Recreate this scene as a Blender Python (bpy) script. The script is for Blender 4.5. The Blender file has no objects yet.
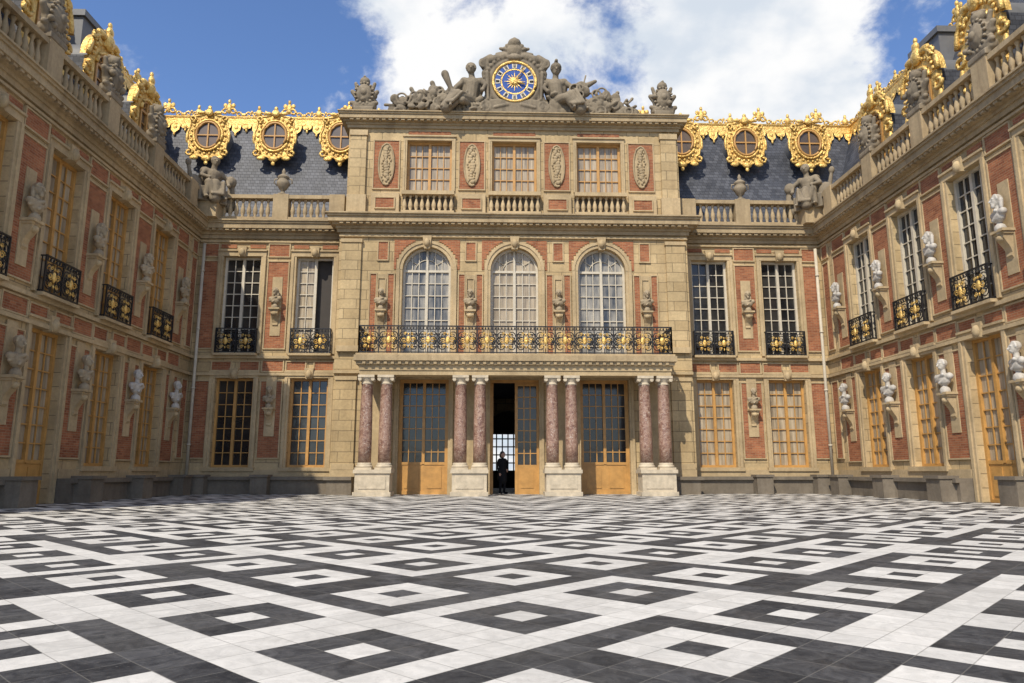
import bpy, bmesh, math, random
from mathutils import Vector, Matrix, Euler
random.seed(7)
pi=math.pi
scene=bpy.context.scene
COL=scene.collection

# ------------------------------------------------------------------ materials
class NT:
    def __init__(s,name):
        m=bpy.data.materials.new(name); m.use_nodes=True
        s.m=m; s.t=m.node_tree; s.n=s.t.nodes; s.l=s.t.links
        s.b=s.n['Principled BSDF']
    def new(s,typ,**kw):
        n=s.n.new(typ)
        for k,v in kw.items(): setattr(n,k,v)
        return n
    def put(s,sock,v):
        if isinstance(v,bpy.types.NodeSocket): s.l.new(v,sock)
        else: sock.default_value=v
    def math(s,op,a,b=None,c=None):
        n=s.new('ShaderNodeMath',operation=op)
        s.put(n.inputs[0],a)
        if b is not None: s.put(n.inputs[1],b)
        if c is not None: s.put(n.inputs[2],c)
        return n.outputs[0]
    def pos(s):
        return s.new('ShaderNodeNewGeometry').outputs['Position']
    def sep(s,v):
        n=s.new('ShaderNodeSeparateXYZ'); s.l.new(v,n.inputs[0]); return n.outputs
    def comb(s,x,y,z):
        n=s.new('ShaderNodeCombineXYZ')
        for i,v in enumerate((x,y,z)): s.put(n.inputs[i],v)
        return n.outputs[0]
    def noise(s,vec,scale,detail=5,rough=.6,dist=0):
        n=s.new('ShaderNodeTexNoise'); s.l.new(vec,n.inputs['Vector'])
        n.inputs['Scale'].default_value=scale; n.inputs['Detail'].default_value=detail
        n.inputs['Roughness'].default_value=rough; n.inputs['Distortion'].default_value=dist
        return n.outputs['Fac']
    def mr(s,v,a,b,c,d,smooth=False):
        n=s.new('ShaderNodeMapRange')
        if smooth: n.interpolation_type='SMOOTHSTEP'
        s.l.new(v,n.inputs[0])
        for i,x in enumerate((a,b,c,d)): n.inputs[i+1].default_value=x
        return n.outputs[0]
    def mix(s,f,a,b,mode='MIX'):
        n=s.new('ShaderNodeMix',data_type='RGBA',blend_type=mode)
        s.put(n.inputs[0],f)
        s.put(n.inputs[6],a if not isinstance(a,tuple) else (*a,1)[:4])
        s.put(n.inputs[7],b if not isinstance(b,tuple) else (*b,1)[:4])
        return n.outputs[2]
    def gray(s,v):
        n=s.new('ShaderNodeCombineColor')
        for i in range(3): s.l.new(v,n.inputs[i])
        return n.outputs[0]
    def bump(s,h,strength=.5,dist=.02):
        n=s.new('ShaderNodeBump'); s.l.new(h,n.inputs['Height'])
        n.inputs['Strength'].default_value=strength; n.inputs['Distance'].default_value=dist
        s.l.new(n.outputs[0],s.b.inputs['Normal'])
    def wallvec(s):
        x,y,z=s.sep(s.pos())
        return s.comb(s.math('ADD',x,y),z,0.0)

def brickcol(k,vec,w,h,mortar,c1,c2,cm,bias=0):
    n=k.new('ShaderNodeTexBrick'); k.l.new(vec,n.inputs['Vector'])
    n.inputs['Scale'].default_value=1; n.inputs['Brick Width'].default_value=w
    n.inputs['Row Height'].default_value=h; n.inputs['Mortar Size'].default_value=mortar
    n.inputs['Mortar Smooth'].default_value=.2; n.inputs['Bias'].default_value=bias
    n.inputs['Color1'].default_value=(*c1,1);n.inputs['Color2'].default_value=(*c2,1);n.inputs['Mortar'].default_value=(*cm,1)
    return n.outputs['Color'],n.outputs['Fac']

def stone_mat(name,c,rough=.85,joints=True,stain=.5,cdark=None,crev_shade=0,bs=.5):
    k=NT(name); p=k.pos(); v=k.wallvec()
    c2=(c[0]*.80,c[1]*.775,c[2]*.74); cm=tuple(x*.42 for x in c)
    if joints: col,f=brickcol(k,v,1.05,.43,.014,c,c2,cm)
    else:
        col=k.mix(k.noise(p,2.0,3),c,c2); f=None
    big=k.mr(k.noise(p,.55,5,.65),.3,.7,.72,1.14)
    fine=k.mr(k.noise(p,9,5,.7),.25,.75,.80,1.12)
    x,y,z=k.sep(p)
    sv=k.comb(k.math('MULTIPLY',k.math('ADD',x,y),3.2),k.math('MULTIPLY',z,.35),k.math('MULTIPLY',x,.2))
    st=k.mr(k.noise(sv,1.0,5,.65),.50,.78,0,stain)
    g=k.math('MULTIPLY',big,fine)
    col=k.mix(1.0,col,k.gray(g),'MULTIPLY')
    dk=cdark or (c[0]*.38,c[1]*.34,c[2]*.33)
    col=k.mix(st,col,dk)
    if crev_shade:  # occlusion-like crevice shade, along with grime, painted into the colour by pointiness
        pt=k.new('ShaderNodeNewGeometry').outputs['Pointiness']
        col=k.mix(k.mr(pt,.44,.50,crev_shade,0),col,(.03,.026,.022))
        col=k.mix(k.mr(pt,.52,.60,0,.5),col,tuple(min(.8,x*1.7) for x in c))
    k.l.new(col,k.b.inputs['Base Color']); k.b.inputs['Roughness'].default_value=rough
    k.b.inputs['Specular IOR Level'].default_value=.3
    hb=k.noise(p,25,4,.7)
    if f is not None: hb=k.math('SUBTRACT',hb,f)
    k.bump(hb,bs,.012)
    return k.m

def simple_mat(name,c,rough=.6,metal=0,var=.15,scale=4,coat=0,bumps=0,spec=.5):
    k=NT(name); p=k.pos()
    g=k.mr(k.noise(p,scale,5,.65),.25,.75,1-var,1+var)
    col=k.mix(1.0,c,k.gray(g),'MULTIPLY')
    k.l.new(col,k.b.inputs['Base Color']); k.b.inputs['Roughness'].default_value=rough
    k.b.inputs['Metallic'].default_value=metal; k.b.inputs['Coat Weight'].default_value=coat
    k.b.inputs['Specular IOR Level'].default_value=spec
    if bumps: k.bump(k.noise(p,scale*6,4),bumps,.02)
    return k.m

M={}
M['stone']=stone_mat('limestone_ashlar',(.57,.43,.235),stain=.34)
M['trim']=stone_mat('limestone_trim',(.56,.43,.25),joints=False,stain=.42)
M['cornice']=stone_mat('weathered_cornice',(.48,.37,.22),joints=False,stain=.72)
M['ledge']=stone_mat('dark_ledge_stone',(.22,.185,.14),joints=False,stain=.5)
M['sculpt']=stone_mat('sculpture_stone',(.28,.23,.16),joints=False,stain=.8,cdark=(.05,.044,.036),crev_shade=.85)
M['marble']=stone_mat('bust_marble',(.58,.54,.47),joints=False,stain=.4,rough=.5,crev_shade=.6)
M['bustst']=stone_mat('bust_stone',(.44,.355,.235),joints=False,stain=.5,crev_shade=.7)
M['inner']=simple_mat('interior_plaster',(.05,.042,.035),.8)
def brick():
    k=NT('red_brick'); p=k.pos()
    col,f=brickcol(k,k.wallvec(),.24,.075,.008,(.40,.155,.072),(.255,.085,.043),(.34,.22,.13))
    g=k.mr(k.noise(p,1.3,5,.7),.25,.75,.64,1.25)
    col=k.mix(1.0,col,k.gray(g),'MULTIPLY')
    sp=k.mr(k.noise(p,11,3,.6),.57,.75,0,.3)
    col=k.mix(sp,col,(.38,.21,.115))
    k.l.new(col,k.b.inputs['Base Color']); k.b.inputs['Roughness'].default_value=.9
    k.b.inputs['Specular IOR Level'].default_value=.2
    k.bump(k.math('SUBTRACT',k.noise(p,30,3),f),.6,.01)
    return k.m
M['brick']=brick()
def slate():
    k=NT('roof_slate'); p=k.pos()
    col,f=brickcol(k,k.wallvec(),.22,.17,.008,(.085,.090,.105),(.042,.046,.058),(.018,.02,.026))
    g=k.mr(k.noise(p,.9,5,.7),.25,.75,.6,1.45)
    col=k.mix(1.0,col,k.gray(g),'MULTIPLY')
    k.l.new(col,k.b.inputs['Base Color']); k.b.inputs['Roughness'].default_value=.55
    k.b.inputs['Specular IOR Level'].default_value=.35
    k.bump(k.math('SUBTRACT',k.noise(p,12,3),f),.6,.015)
    return k.m
M['slate']=slate()
def gold():
    k=NT('gilding'); p=k.pos()
    n=k.noise(p,5,5,.75)
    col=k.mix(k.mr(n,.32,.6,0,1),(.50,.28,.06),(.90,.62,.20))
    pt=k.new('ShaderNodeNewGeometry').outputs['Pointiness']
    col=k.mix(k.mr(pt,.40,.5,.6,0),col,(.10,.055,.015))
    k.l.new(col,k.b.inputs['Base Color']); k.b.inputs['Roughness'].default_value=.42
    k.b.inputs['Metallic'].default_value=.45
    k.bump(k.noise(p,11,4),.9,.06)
    return k.m
M['gold']=gold()
M['ochre']=simple_mat('ochre_painted_wood',(.47,.25,.07),.5,var=.25,scale=3)
M['cream']=simple_mat('cream_painted_wood',(.54,.48,.37),.5,var=.15)
M['iron']=simple_mat('wrought_iron',(.02,.02,.022),.45,metal=.3)
M['lead']=simple_mat('lead_flashing',(.13,.132,.135),.55)
M['pipe']=simple_mat('painted_pipe',(.50,.44,.33),.6)
M['base']=simple_mat('pale_pedestal_stone',(.51,.43,.31),.8,var=.28,bumps=.3)
def pane(name,c1,c2,rough,fold,vs=7,coat=.6):
    k=NT(name); p=k.pos(); x,y,z=k.sep(p)
    if fold:
        v=k.comb(k.math('MULTIPLY',k.math('ADD',x,y),vs),k.math('MULTIPLY',z,.45),0.0)
        n=k.noise(v,1,4,.6)
    else: n=k.noise(p,.8,3,.6)
    col=k.mix(k.mr(n,.35,.65,0,1),c1,c2)
    k.l.new(col,k.b.inputs['Base Color']); k.b.inputs['Roughness'].default_value=rough
    k.b.inputs['Coat Weight'].default_value=coat; k.b.inputs['Coat Roughness'].default_value=.03
    nn=k.new('ShaderNodeBump'); k.l.new(k.noise(p,1.6,2),nn.inputs['Height'])
    nn.inputs['Strength'].default_value=.4; nn.inputs['Distance'].default_value=.04
    k.l.new(nn.outputs[0],k.b.inputs['Coat Normal'])
    return k.m
M['glass']=pane('dark_window_glass',(.010,.011,.013),(.04,.038,.034),.12,False,coat=.3)
M['curtain']=pane('curtained_glass',(.48,.39,.26),(.20,.155,.10),.6,True)
M['bluepane']=pane('bluish_curtained_glass',(.36,.33,.27),(.03,.038,.05),.5,True,2.6,coat=.4)
M['brownpane']=pane('shuttered_glass',(.12,.075,.04),(.05,.035,.02),.4,False)
def redmarble():
    k=NT('pink_marble'); p=k.pos()
    n=k.noise(p,4,6,.75,2.0)
    col=k.mix(k.mr(n,.35,.62,0,1,True),(.15,.068,.048),(.37,.235,.17))
    v=k.noise(p,9,5,.65,2.5)
    col=k.mix(k.mr(v,.56,.64,0,.85),col,(.58,.50,.41))
    k.l.new(col,k.b.inputs['Base Color']); k.b.inputs['Roughness'].default_value=.35
    return k.m
M['redmarble']=redmarble()
def floor_mat():
    k=NT('black_white_marble_paving'); p=k.pos(); x,y,z=k.sep(p)
    U=.255; L=U*5; r2=1/math.sqrt(2)
    ox,oy=1.72,26.98
    wob=k.math('MULTIPLY',k.math('SUBTRACT',k.noise(p,1.2,2),.5),.02)
    xx=k.math('ADD',k.math('ADD',x,ox),wob); yy=k.math('ADD',y,oy)
    P=k.math('MULTIPLY',k.math('ADD',xx,yy),r2/L); Q=k.math('MULTIPLY',k.math('SUBTRACT',xx,yy),r2/L)
    P=k.math('ADD',P,200.5); Q=k.math('ADD',Q,200.5)
    fi=k.math('FLOOR',P); fj=k.math('FLOOR',Q)
    a=k.math('ABSOLUTE',k.math('SUBTRACT',k.math('FRACT',P),.5)); b=k.math('ABSOLUTE',k.math('SUBTRACT',k.math('FRACT',Q),.5))
    ring=k.math('FLOOR',k.math('ADD',k.math('MULTIPLY',k.math('MAXIMUM',a,b),5),.5))
    Cx=k.math('FLOOR',k.math('DIVIDE',k.math('ADD',fi,fj),2.0))
    Rr=k.math('SUBTRACT',fi,fj); Ry=k.math('FLOOR',k.math('DIVIDE',Rr,2.0))
    odd=k.math('PINGPONG',Rr,1.0)
    even=k.math('SUBTRACT',1.0,odd)
    typ=k.math('ADD',k.math('ADD',k.math('MULTIPLY',Cx,even),Ry),400)
    par=k.math('MODULO',k.math('ADD',ring,typ),2)
    pt=k.math('FLOOR',k.math('MULTIPLY',P,5)); qt=k.math('FLOOR',k.math('MULTIPLY',Q,5))
    wn=k.new('ShaderNodeTexWhiteNoise',noise_dimensions='2D'); k.l.new(k.comb(pt,qt,0.0),wn.inputs['Vector'])
    tv=wn.outputs['Value']
    vein=k.noise(p,5,6,.75,1.6)
    white=k.mix(k.mr(vein,.35,.7,0,1),(.67,.64,.585),(.49,.47,.43))
    white=k.mix(1.0,white,k.gray(k.mr(tv,0,1,.88,1.05)),'MULTIPLY')
    black=k.mix(k.mr(vein,.4,.72,0,1),(.026,.026,.028),(.085,.083,.083))
    black=k.mix(1.0,black,k.gray(k.mr(tv,0,1,.7,1.35)),'MULTIPLY')
    col=k.mix(par,white,black)
    def edge(F):
        f=k.math('FRACT',k.math('MULTIPLY',F,5)); return k.math('ABSOLUTE',k.math('SUBTRACT',f,.5))
    e=k.math('MAXIMUM',edge(P),edge(Q))
    j=k.mr(e,.482,.492,0,.55)
    col=k.mix(j,col,(.16,.15,.13))
    dirt=k.mr(k.noise(p,.45,7,.75),.45,.72,0,.30)
    col=k.mix(dirt,col,(.19,.18,.16))
    scuff=k.mr(k.noise(k.comb(k.math('MULTIPLY',x,.6),y,0.0),3.1,5,.8),.57,.77,0,.2)
    col=k.mix(scuff,col,(.32,.305,.275))
    spk=k.mr(k.noise(p,38,3,.6),.62,.74,0,.32)
    col=k.mix(spk,col,(.24,.225,.20))
    k.l.new(col,k.b.inputs['Base Color'])
    k.l.new(k.mr(k.noise(p,2.5,4,.7),.3,.7,.5,.8),k.b.inputs['Roughness'])
    k.b.inputs['Specular IOR Level'].default_value=.2
    k.bump(k.math('SUBTRACT',k.noise(p,6,4),j),.3,.012)
    return k.m
M['floor']=floor_mat()
M['ground']=simple_mat('gravel_ground',(.32,.29,.24),.95,scale=.7,bumps=.3)
M['blue']=simple_mat('clock_blue_enamel',(.02,.07,.28),.35)
M['wht']=simple_mat('clock_white_enamel',(.58,.52,.40),.4)
M['cloth']=simple_mat('black_coat_cloth',(.01,.01,.012),.9,spec=.2)
M['skin']=simple_mat('skin',(.42,.25,.18),.55,var=.05)
M['hair']=simple_mat('dark_hair',(.03,.02,.015),.6)
MATKEYS=list(M.keys())

# ------------------------------------------------------------------ mesh batch
class Batch:
    def __init__(s): s.v=[];s.f=[];s.m=[];s.sm=[]
    def face(s,pts,mat,smooth=False):
        i=len(s.v); s.v.extend([tuple(p) for p in pts]); s.f.append(tuple(range(i,i+len(pts)))); s.m.append(mat); s.sm.append(smooth)
    def grid(s,rows,mat,closed=True,smooth=True,caps=False):
        base=len(s.v); n=len(rows[0])
        for r in rows: s.v.extend([tuple(p) for p in r])
        for a in range(len(rows)-1):
            for i in range(n if closed else n-1):
                j=(i+1)%n
                s.f.append((base+a*n+i,base+a*n+j,base+(a+1)*n+j,base+(a+1)*n+i)); s.m.append(mat); s.sm.append(smooth)
        if caps:
            s.f.append(tuple(base+i for i in range(n))[::-1]); s.m.append(mat); s.sm.append(False)
            o=base+(len(rows)-1)*n
            s.f.append(tuple(o+i for i in range(n))); s.m.append(mat); s.sm.append(False)
    def box(s,T,s0,s1,z0,z1,n0,n1,mat):
        c=[T(a,b,c_) for c_ in (n0,n1) for b in (z0,z1) for a in (s0,s1)]
        i=len(s.v); s.v.extend([tuple(p) for p in c])
        for q in ((0,1,3,2),(4,6,7,5),(0,4,5,1),(2,3,7,6),(0,2,6,4),(1,5,7,3)):
            s.f.append(tuple(i+x for x in q)); s.m.append(mat); s.sm.append(False)
    def lathe(s,c,prof,mat,seg=10,sx=1,sy=1):
        rows=[[(c[0]+r*sx*math.cos(2*pi*k/seg),c[1]+r*sy*math.sin(2*pi*k/seg),c[2]+z) for k in range(seg)] for r,z in prof]
        s.grid(rows,mat,True,True,True)
    def tube(s,pts,r,mat,seg=5,closed=False,taper=None):
        P=[Vector(p) for p in pts]; n=len(P); rows=[]
        for i in range(n):
            if closed: d=P[(i+1)%n]-P[i-1]
            else: d=P[min(i+1,n-1)]-P[max(i-1,0)]
            if d.length<1e-9: d=Vector((0,0,1))
            d.normalize(); up=Vector((0,0,1)) if abs(d.z)<.9 else Vector((1,0,0))
            if abs(d.z)>=.9:
                up=Vector((0.7,0.71,0))
            a=d.cross(up).normalized(); b=d.cross(a).normalized()
            rr=r if taper is None else r*taper(i/(n-1))
            rows.append([P[i]+a*rr*math.cos(2*pi*k/seg)+b*rr*math.sin(2*pi*k/seg) for k in range(seg)])
        if closed: rows.append(rows[0])
        s.grid(rows,mat,True,True,not closed)
    def ell(s,c,r,mat,u=10,v=6,R=None):
        rows=[]
        for j in range(v+1):
            ph=pi*(j+.001)/(v+.002); row=[]
            for i in range(u):
                th=2*pi*i/u
                q=Vector((r[0]*math.sin(ph)*math.cos(th),r[1]*math.sin(ph)*math.sin(th),r[2]*math.cos(ph)))
                if R: q=R@q
                row.append(Vector(c)+q)
            rows.append(row)
        s.grid(rows,mat)
    def make(s,name,parent=None):
        me=bpy.data.meshes.new(name); me.from_pydata(s.v,[],s.f)
        used=[k for k in MATKEYS if k in set(s.m)]
        for k in used: me.materials.append(M[k])
        idx={k:i for i,k in enumerate(used)}
        me.polygons.foreach_set('material_index',[idx[k] for k in s.m])
        me.polygons.foreach_set('use_smooth',s.sm)
        bm=bmesh.new(); bm.from_mesh(me); bmesh.ops.recalc_face_normals(bm,faces=bm.faces); bm.to_mesh(me); bm.free()
        me.update()
        ob=bpy.data.objects.new(name,me); COL.objects.link(ob)
        if parent: ob.parent=parent
        return ob
def empty(name):
    e=bpy.data.objects.new(name,None); COL.objects.link(e); return e

def frameF(y0): return lambda s,z,n:(s,y0-n,z)
def frameL(x0): return lambda s,z,n:(x0+n,s,z)
def frameR(x0): return lambda s,z,n:(x0-n,s,z)
WX=14.0; PH=7.6; PY=-1.0; YE=-18.0
TW=frameF(0.0); TP=frameF(PY); TL=frameL(-WX); TR=frameR(WX)
palace=empty('palace')
walls=Batch(); win=Batch(); doors=Batch(); trim=Batch(); corn=Batch(); bal=Batch(); rail=Batch(); panels=Batch()

# ------------------------------------------------------------------ parts
def arcpts(a,b,d,n=14):
    r=(b-a)/2; cx=(a+b)/2; cz=d-r
    return [(cx-r*math.cos(pi*k/n),cz+r*math.sin(pi*k/n)) for k in range(n+1)]
def wall_face(T,s0,s1,z0,z1,ops,mat='stone',rev=.38):
    S=sorted({s0,s1}|{o[0] for o in ops}|{o[1] for o in ops}); Z=sorted({z0,z1}|{o[2] for o in ops}|{o[3] for o in ops})
    for i in range(len(S)-1):
        for j in range(len(Z)-1):
            cs=(S[i]+S[i+1])/2; cz=(Z[j]+Z[j+1])/2
            if any(o[0]<cs<o[1] and o[2]<cz<o[3] for o in ops): continue
            walls.face([T(S[i],Z[j],0),T(S[i+1],Z[j],0),T(S[i+1],Z[j+1],0),T(S[i],Z[j+1],0)],mat)
    for o in ops:
        a,b,c,d=o[:4]; arch=len(o)>4 and o[4]
        top=d-(b-a)/2 if arch else d
        for s_ in (a,b): walls.face([T(s_,c,0),T(s_,top,0),T(s_,top,-rev),T(s_,c,-rev)],mat)
        if c>z0+.01: walls.face([T(a,c,0),T(b,c,0),T(b,c,-rev),T(a,c,-rev)],mat)
        if not arch: walls.face([T(a,d,0),T(b,d,0),T(b,d,-rev),T(a,d,-rev)],mat)
        else:
            A=arcpts(a,b,d)
            for k in range(len(A)-1):
                p,q=A[k],A[k+1]
                walls.face([T(p[0],p[1],0),T(q[0],q[1],0),T(q[0],q[1],-rev),T(p[0],p[1],-rev)],mat)
                walls.face([T(p[0],p[1],0),T(q[0],q[1],0),T(q[0],d,0),T(p[0],d,0)],mat)
def window(T,a,b,c,d,cols,rows,fm,pm,arch=False,dn=-.3,panel=0,B=None,transom=None,pm2=None,fw=.1):
    B=B or win
    cx=(a+b)/2
    if arch:
        A=arcpts(a,b,d); r=(b-a)/2; top=d-r
        B.face([T(a,c,dn)]+[T(p[0],p[1],dn) for p in A]+[T(b,c,dn)],pm)
        ins=[(cx+(p[0]-cx)*(1-fw/r),top+(p[1]-top)*(1-fw/r)) for p in A]
        for k in range(len(A)-1):
            p,q,u,v=A[k],A[k+1],ins[k+1],ins[k]
            B.face([T(*p,dn+.09),T(*q,dn+.09),T(*u,dn+.09),T(*v,dn+.09)],fm)
            B.face([T(*v,dn+.09),T(*u,dn+.09),T(*u,dn),T(*v,dn)],fm)
    else:
        top=d
        if pm2:
            B.face([T(a,c,dn),T(cx,c,dn),T(cx,d,dn),T(a,d,dn)],pm); B.face([T(cx,c,dn-.2),T(b,c,dn-.2),T(b,d,dn-.2),T(cx,d,dn-.2)],pm2)
        else: B.face([T(a,c,dn),T(b,c,dn),T(b,d,dn),T(a,d,dn)],pm)
        B.box(T,a,b,d-fw,d,dn,dn+.1,fm)
    B.box(T,a,a+fw,c,top-(0 if arch else fw+.001),dn,dn+.095,fm); B.box(T,b-fw,b,c,top-(0 if arch else fw+.001),dn,dn+.095,fm)
    B.box(T,a+fw,b-fw,c,c+fw,dn,dn+.09,fm)
    z0=c+fw
    if panel:
        B.box(T,a+fw,b-fw,z0,c+panel,dn,dn+.06,fm)
        for (u,v) in ((a+fw,cx-.05),(cx+.05,b-fw)):
            B.box(T,u+.12,v-.12,z0+.1,c+panel-.14,dn+.06,dn+.085,fm)
            B.box(T,u,v,c+panel-.05,c+panel+.06,dn+.03,dn+.088,fm)
        z0=c+panel
    B.box(T,cx-.06,cx+.06,z0-.02,(d-fw if not arch else top),dn,dn+.10,fm)
    if transom:
        B.box(T,a+fw,b-fw,transom-.05,transom+.05,dn,dn+.092,fm)
    mw=.018
    zt=top if arch else d-fw
    half=[(a+fw,cx-.06),(cx+.06,b-fw)]
    for hi,(u,v) in enumerate(half):
        if pm2 and hi==1: continue
        nn=cols//2
        for i in range(1,nn):
            s_=u+(v-u)*i/nn
            h=zt if not arch else top+math.sqrt(max(0,((b-a)/2-.1)**2-(s_-cx)**2))
            B.box(T,s_-mw,s_+mw,z0,h,dn+.015,dn+.055,fm)
        for j in range(1,rows):
            z=z0+(zt-z0)*j/rows
            B.box(T,u,v,z-mw,z+mw,dn+.012,dn+.052,fm)
        if arch: B.box(T,u,v,top-.05,top+.05,dn,dn+.085,fm)
    if arch:
        r=(b-a)/2
        B.box(T,cx-.045,cx+.045,top,d-fw,dn,dn+.08,fm)
        for rr in (.5*r,):
            pts=[T(cx-rr*math.cos(pi*k/12),top+rr*math.sin(pi*k/12),dn+.03) for k in range(13)]
            B.tube(pts,.022,fm,4)
        for ang in (35,65,115,145):
            t=math.radians(ang)
            B.tube([T(cx+.5*r*math.cos(t),top+.5*r*math.sin(t),dn+.03),T(cx+.93*r*math.cos(t),top+.93*r*math.sin(t),dn+.03)],.02,fm,4)
def surround(T,a,b,c,d,w=.22,p=.07,arch=False,key=True,sill=True):
    if arch:
        r=(b-a)/2; cx=(a+b)/2; top=d-r; n=16
        for (r0,r1,pp) in ((r,r+w*.55,p),(r+w*.55,r+w,p*1.6)):
            for k in range(n):
                t0=pi*k/n; t1=pi*(k+1)/n
                q=[(cx-r0*math.cos(t0),top+r0*math.sin(t0)),(cx-r0*math.cos(t1),top+r0*math.sin(t1)),(cx-r1*math.cos(t1),top+r1*math.sin(t1)),(cx-r1*math.cos(t0),top+r1*math.sin(t0))]
                trim.face([T(*x,pp) for x in q],'trim')
                trim.face([T(*q[2],pp),T(*q[3],pp),T(*q[3],0),T(*q[2],0)],'trim')
                trim.face([T(*q[0],pp),T(*q[1],pp),T(*q[1],0),T(*q[0],0)],'trim')
        zt=top
    else:
        zt=d+w
        trim.box(T,a-w,b+w,d+.003,d+w,0,p,'trim'); trim.box(T,a-w-.03,b+w+.03,d+w,d+w+.07,0,p+.06,'trim')
        zt=d
    trim.box(T,a-w,a-w*.45,c,zt,0,p*1.5,'trim'); trim.box(T,a-w*.45,a-.002,c,zt,0,p*.8,'trim')
    trim.box(T,b+w*.45,b+w,c,zt,0,p*1.5,'trim'); trim.box(T,b+.002,b+w*.45,c,zt,0,p*.8,'trim')
    cx=(a+b)/2
    if key:
        z0=d-.12 if arch else d-.05
        q=[(cx-.13,z0),(cx+.13,z0),(cx+.2,d+w+.2),(cx-.2,d+w+.2)]
        f=[T(*x,p*2.6) for x in q]; bk=[T(*x,-.1) for x in q]
        trim.face(f,'trim')
        for i in range(4): trim.face([f[i],f[(i+1)%4],bk[(i+1)%4],bk[i]],'trim')
        trim.ell(T(cx,d+.14,p*2.6),(.14,.14,.2),'trim',8,6)
    if sill: trim.box(T,a-w-.05,b+w+.05,c-.16,c-.003,-.3,p+.09,'trim')
def bpanel(T,a,b,c,d,mat='brick',frame=True,p=.03):
    if b-a<.12 or d-c<.12: return
    panels.box(T,a,b,c,d,0,p,mat)
    if frame:
        w=.05
        panels.box(T,a-w,b+w,d,d+w,0,p+.035,'trim'); panels.box(T,a-w,b+w,c-w,c,0,p+.035,'trim')
        panels.box(T,a-w,a,c,d,0,p+.032,'trim'); panels.box(T,b,b+w,c,d,0,p+.032,'trim')
def console(T,s,z,sc=1.0,pr=1.0):
    """scrolled bracket whose shelf top is at z"""
    panels.box(T,s-.3*sc,s+.3*sc,z-.09*sc,z,.03,.50*pr,'trim')
    panels.box(T,s-.25*sc,s+.25*sc,z-.17*sc,z-.09*sc,.03,.42*pr,'trim')
    prof=[(.40,-.17),(.40,-.3),(.30,-.45),(.18,-.62),(.12,-.8),(.14,-.9),(.06,-1.0)]
    prof=[(max(.04,a*pr),b*sc) for a,b in prof]
    for i in range(len(prof)-1):
        (n0,z0),(n1,z1)=prof[i],prof[i+1]
        w0=.2*sc*(1-.4*i/6); w1=.2*sc*(1-.4*(i+1)/6)
        P=[T(s-w0,z+z0,n0),T(s+w0,z+z0,n0),T(s+w1,z+z1,n1),T(s-w1,z+z1,n1)]
        panels.face(P,'trim')
        panels.face([T(s-w0,z+z0,.03),T(s-w0,z+z0,n0),T(s-w1,z+z1,n1),T(s-w1,z+z1,.03)],'trim')
        panels.face([T(s+w0,z+z0,.03),T(s+w0,z+z0,n0),T(s+w1,z+z1,n1),T(s+w1,z+z1,.03)],'trim')
    panels.ell(T(s,z-.3*sc,.34*pr),(.17*sc,.17*sc*pr,.13*sc),'trim',8,6)
BALU=[(.075,0),(.085,.05),(.05,.09),(.09,.2),(.105,.3),(.085,.42),(.05,.55),(.042,.66),(.07,.72),(.08,.76),(.08,.8)]
def balustrade(T,s0,s1,z,h=1.2,n=0.0,piers=(),B=None,mat='cornice',pw=.34,step=.27):
    B=B or bal
    B.box(T,s0,s1,z,z+.2,n-.2,n+.2,mat); B.box(T,s0,s1,z+h-.17,z+h,n-.19,n+.19,mat)
    hh=h-.37
    for p in piers: B.box(T,p-pw,p+pw,z+.003,z+h+.03,n-.23,n+.23,mat)
    k=int((s1-s0)/step)
    for i in range(k):
        s=s0+(i+.5)*(s1-s0)/k
        if any(abs(s-p)<pw+.07 for p in piers): continue
        c=T(s,z+.2,n)
        B.lathe(c,[(r*1.0,zz/.8*hh) for r,zz in BALU],mat,8)
def scroll(T,s,z,n,R,flip=1,turn=1.4,r=.018,mat='iron',B=None,start=0.0,seg=4):
    pts=[]
    N=14
    for k in range(N):
        t=k/(N-1); a=start+flip*turn*2*pi*t; rr=R*(1-.75*t)
        pts.append(T(s+rr*math.cos(a),z+rr*math.sin(a),n))
    (B or rail).tube(pts,r,mat,seg)
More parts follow.
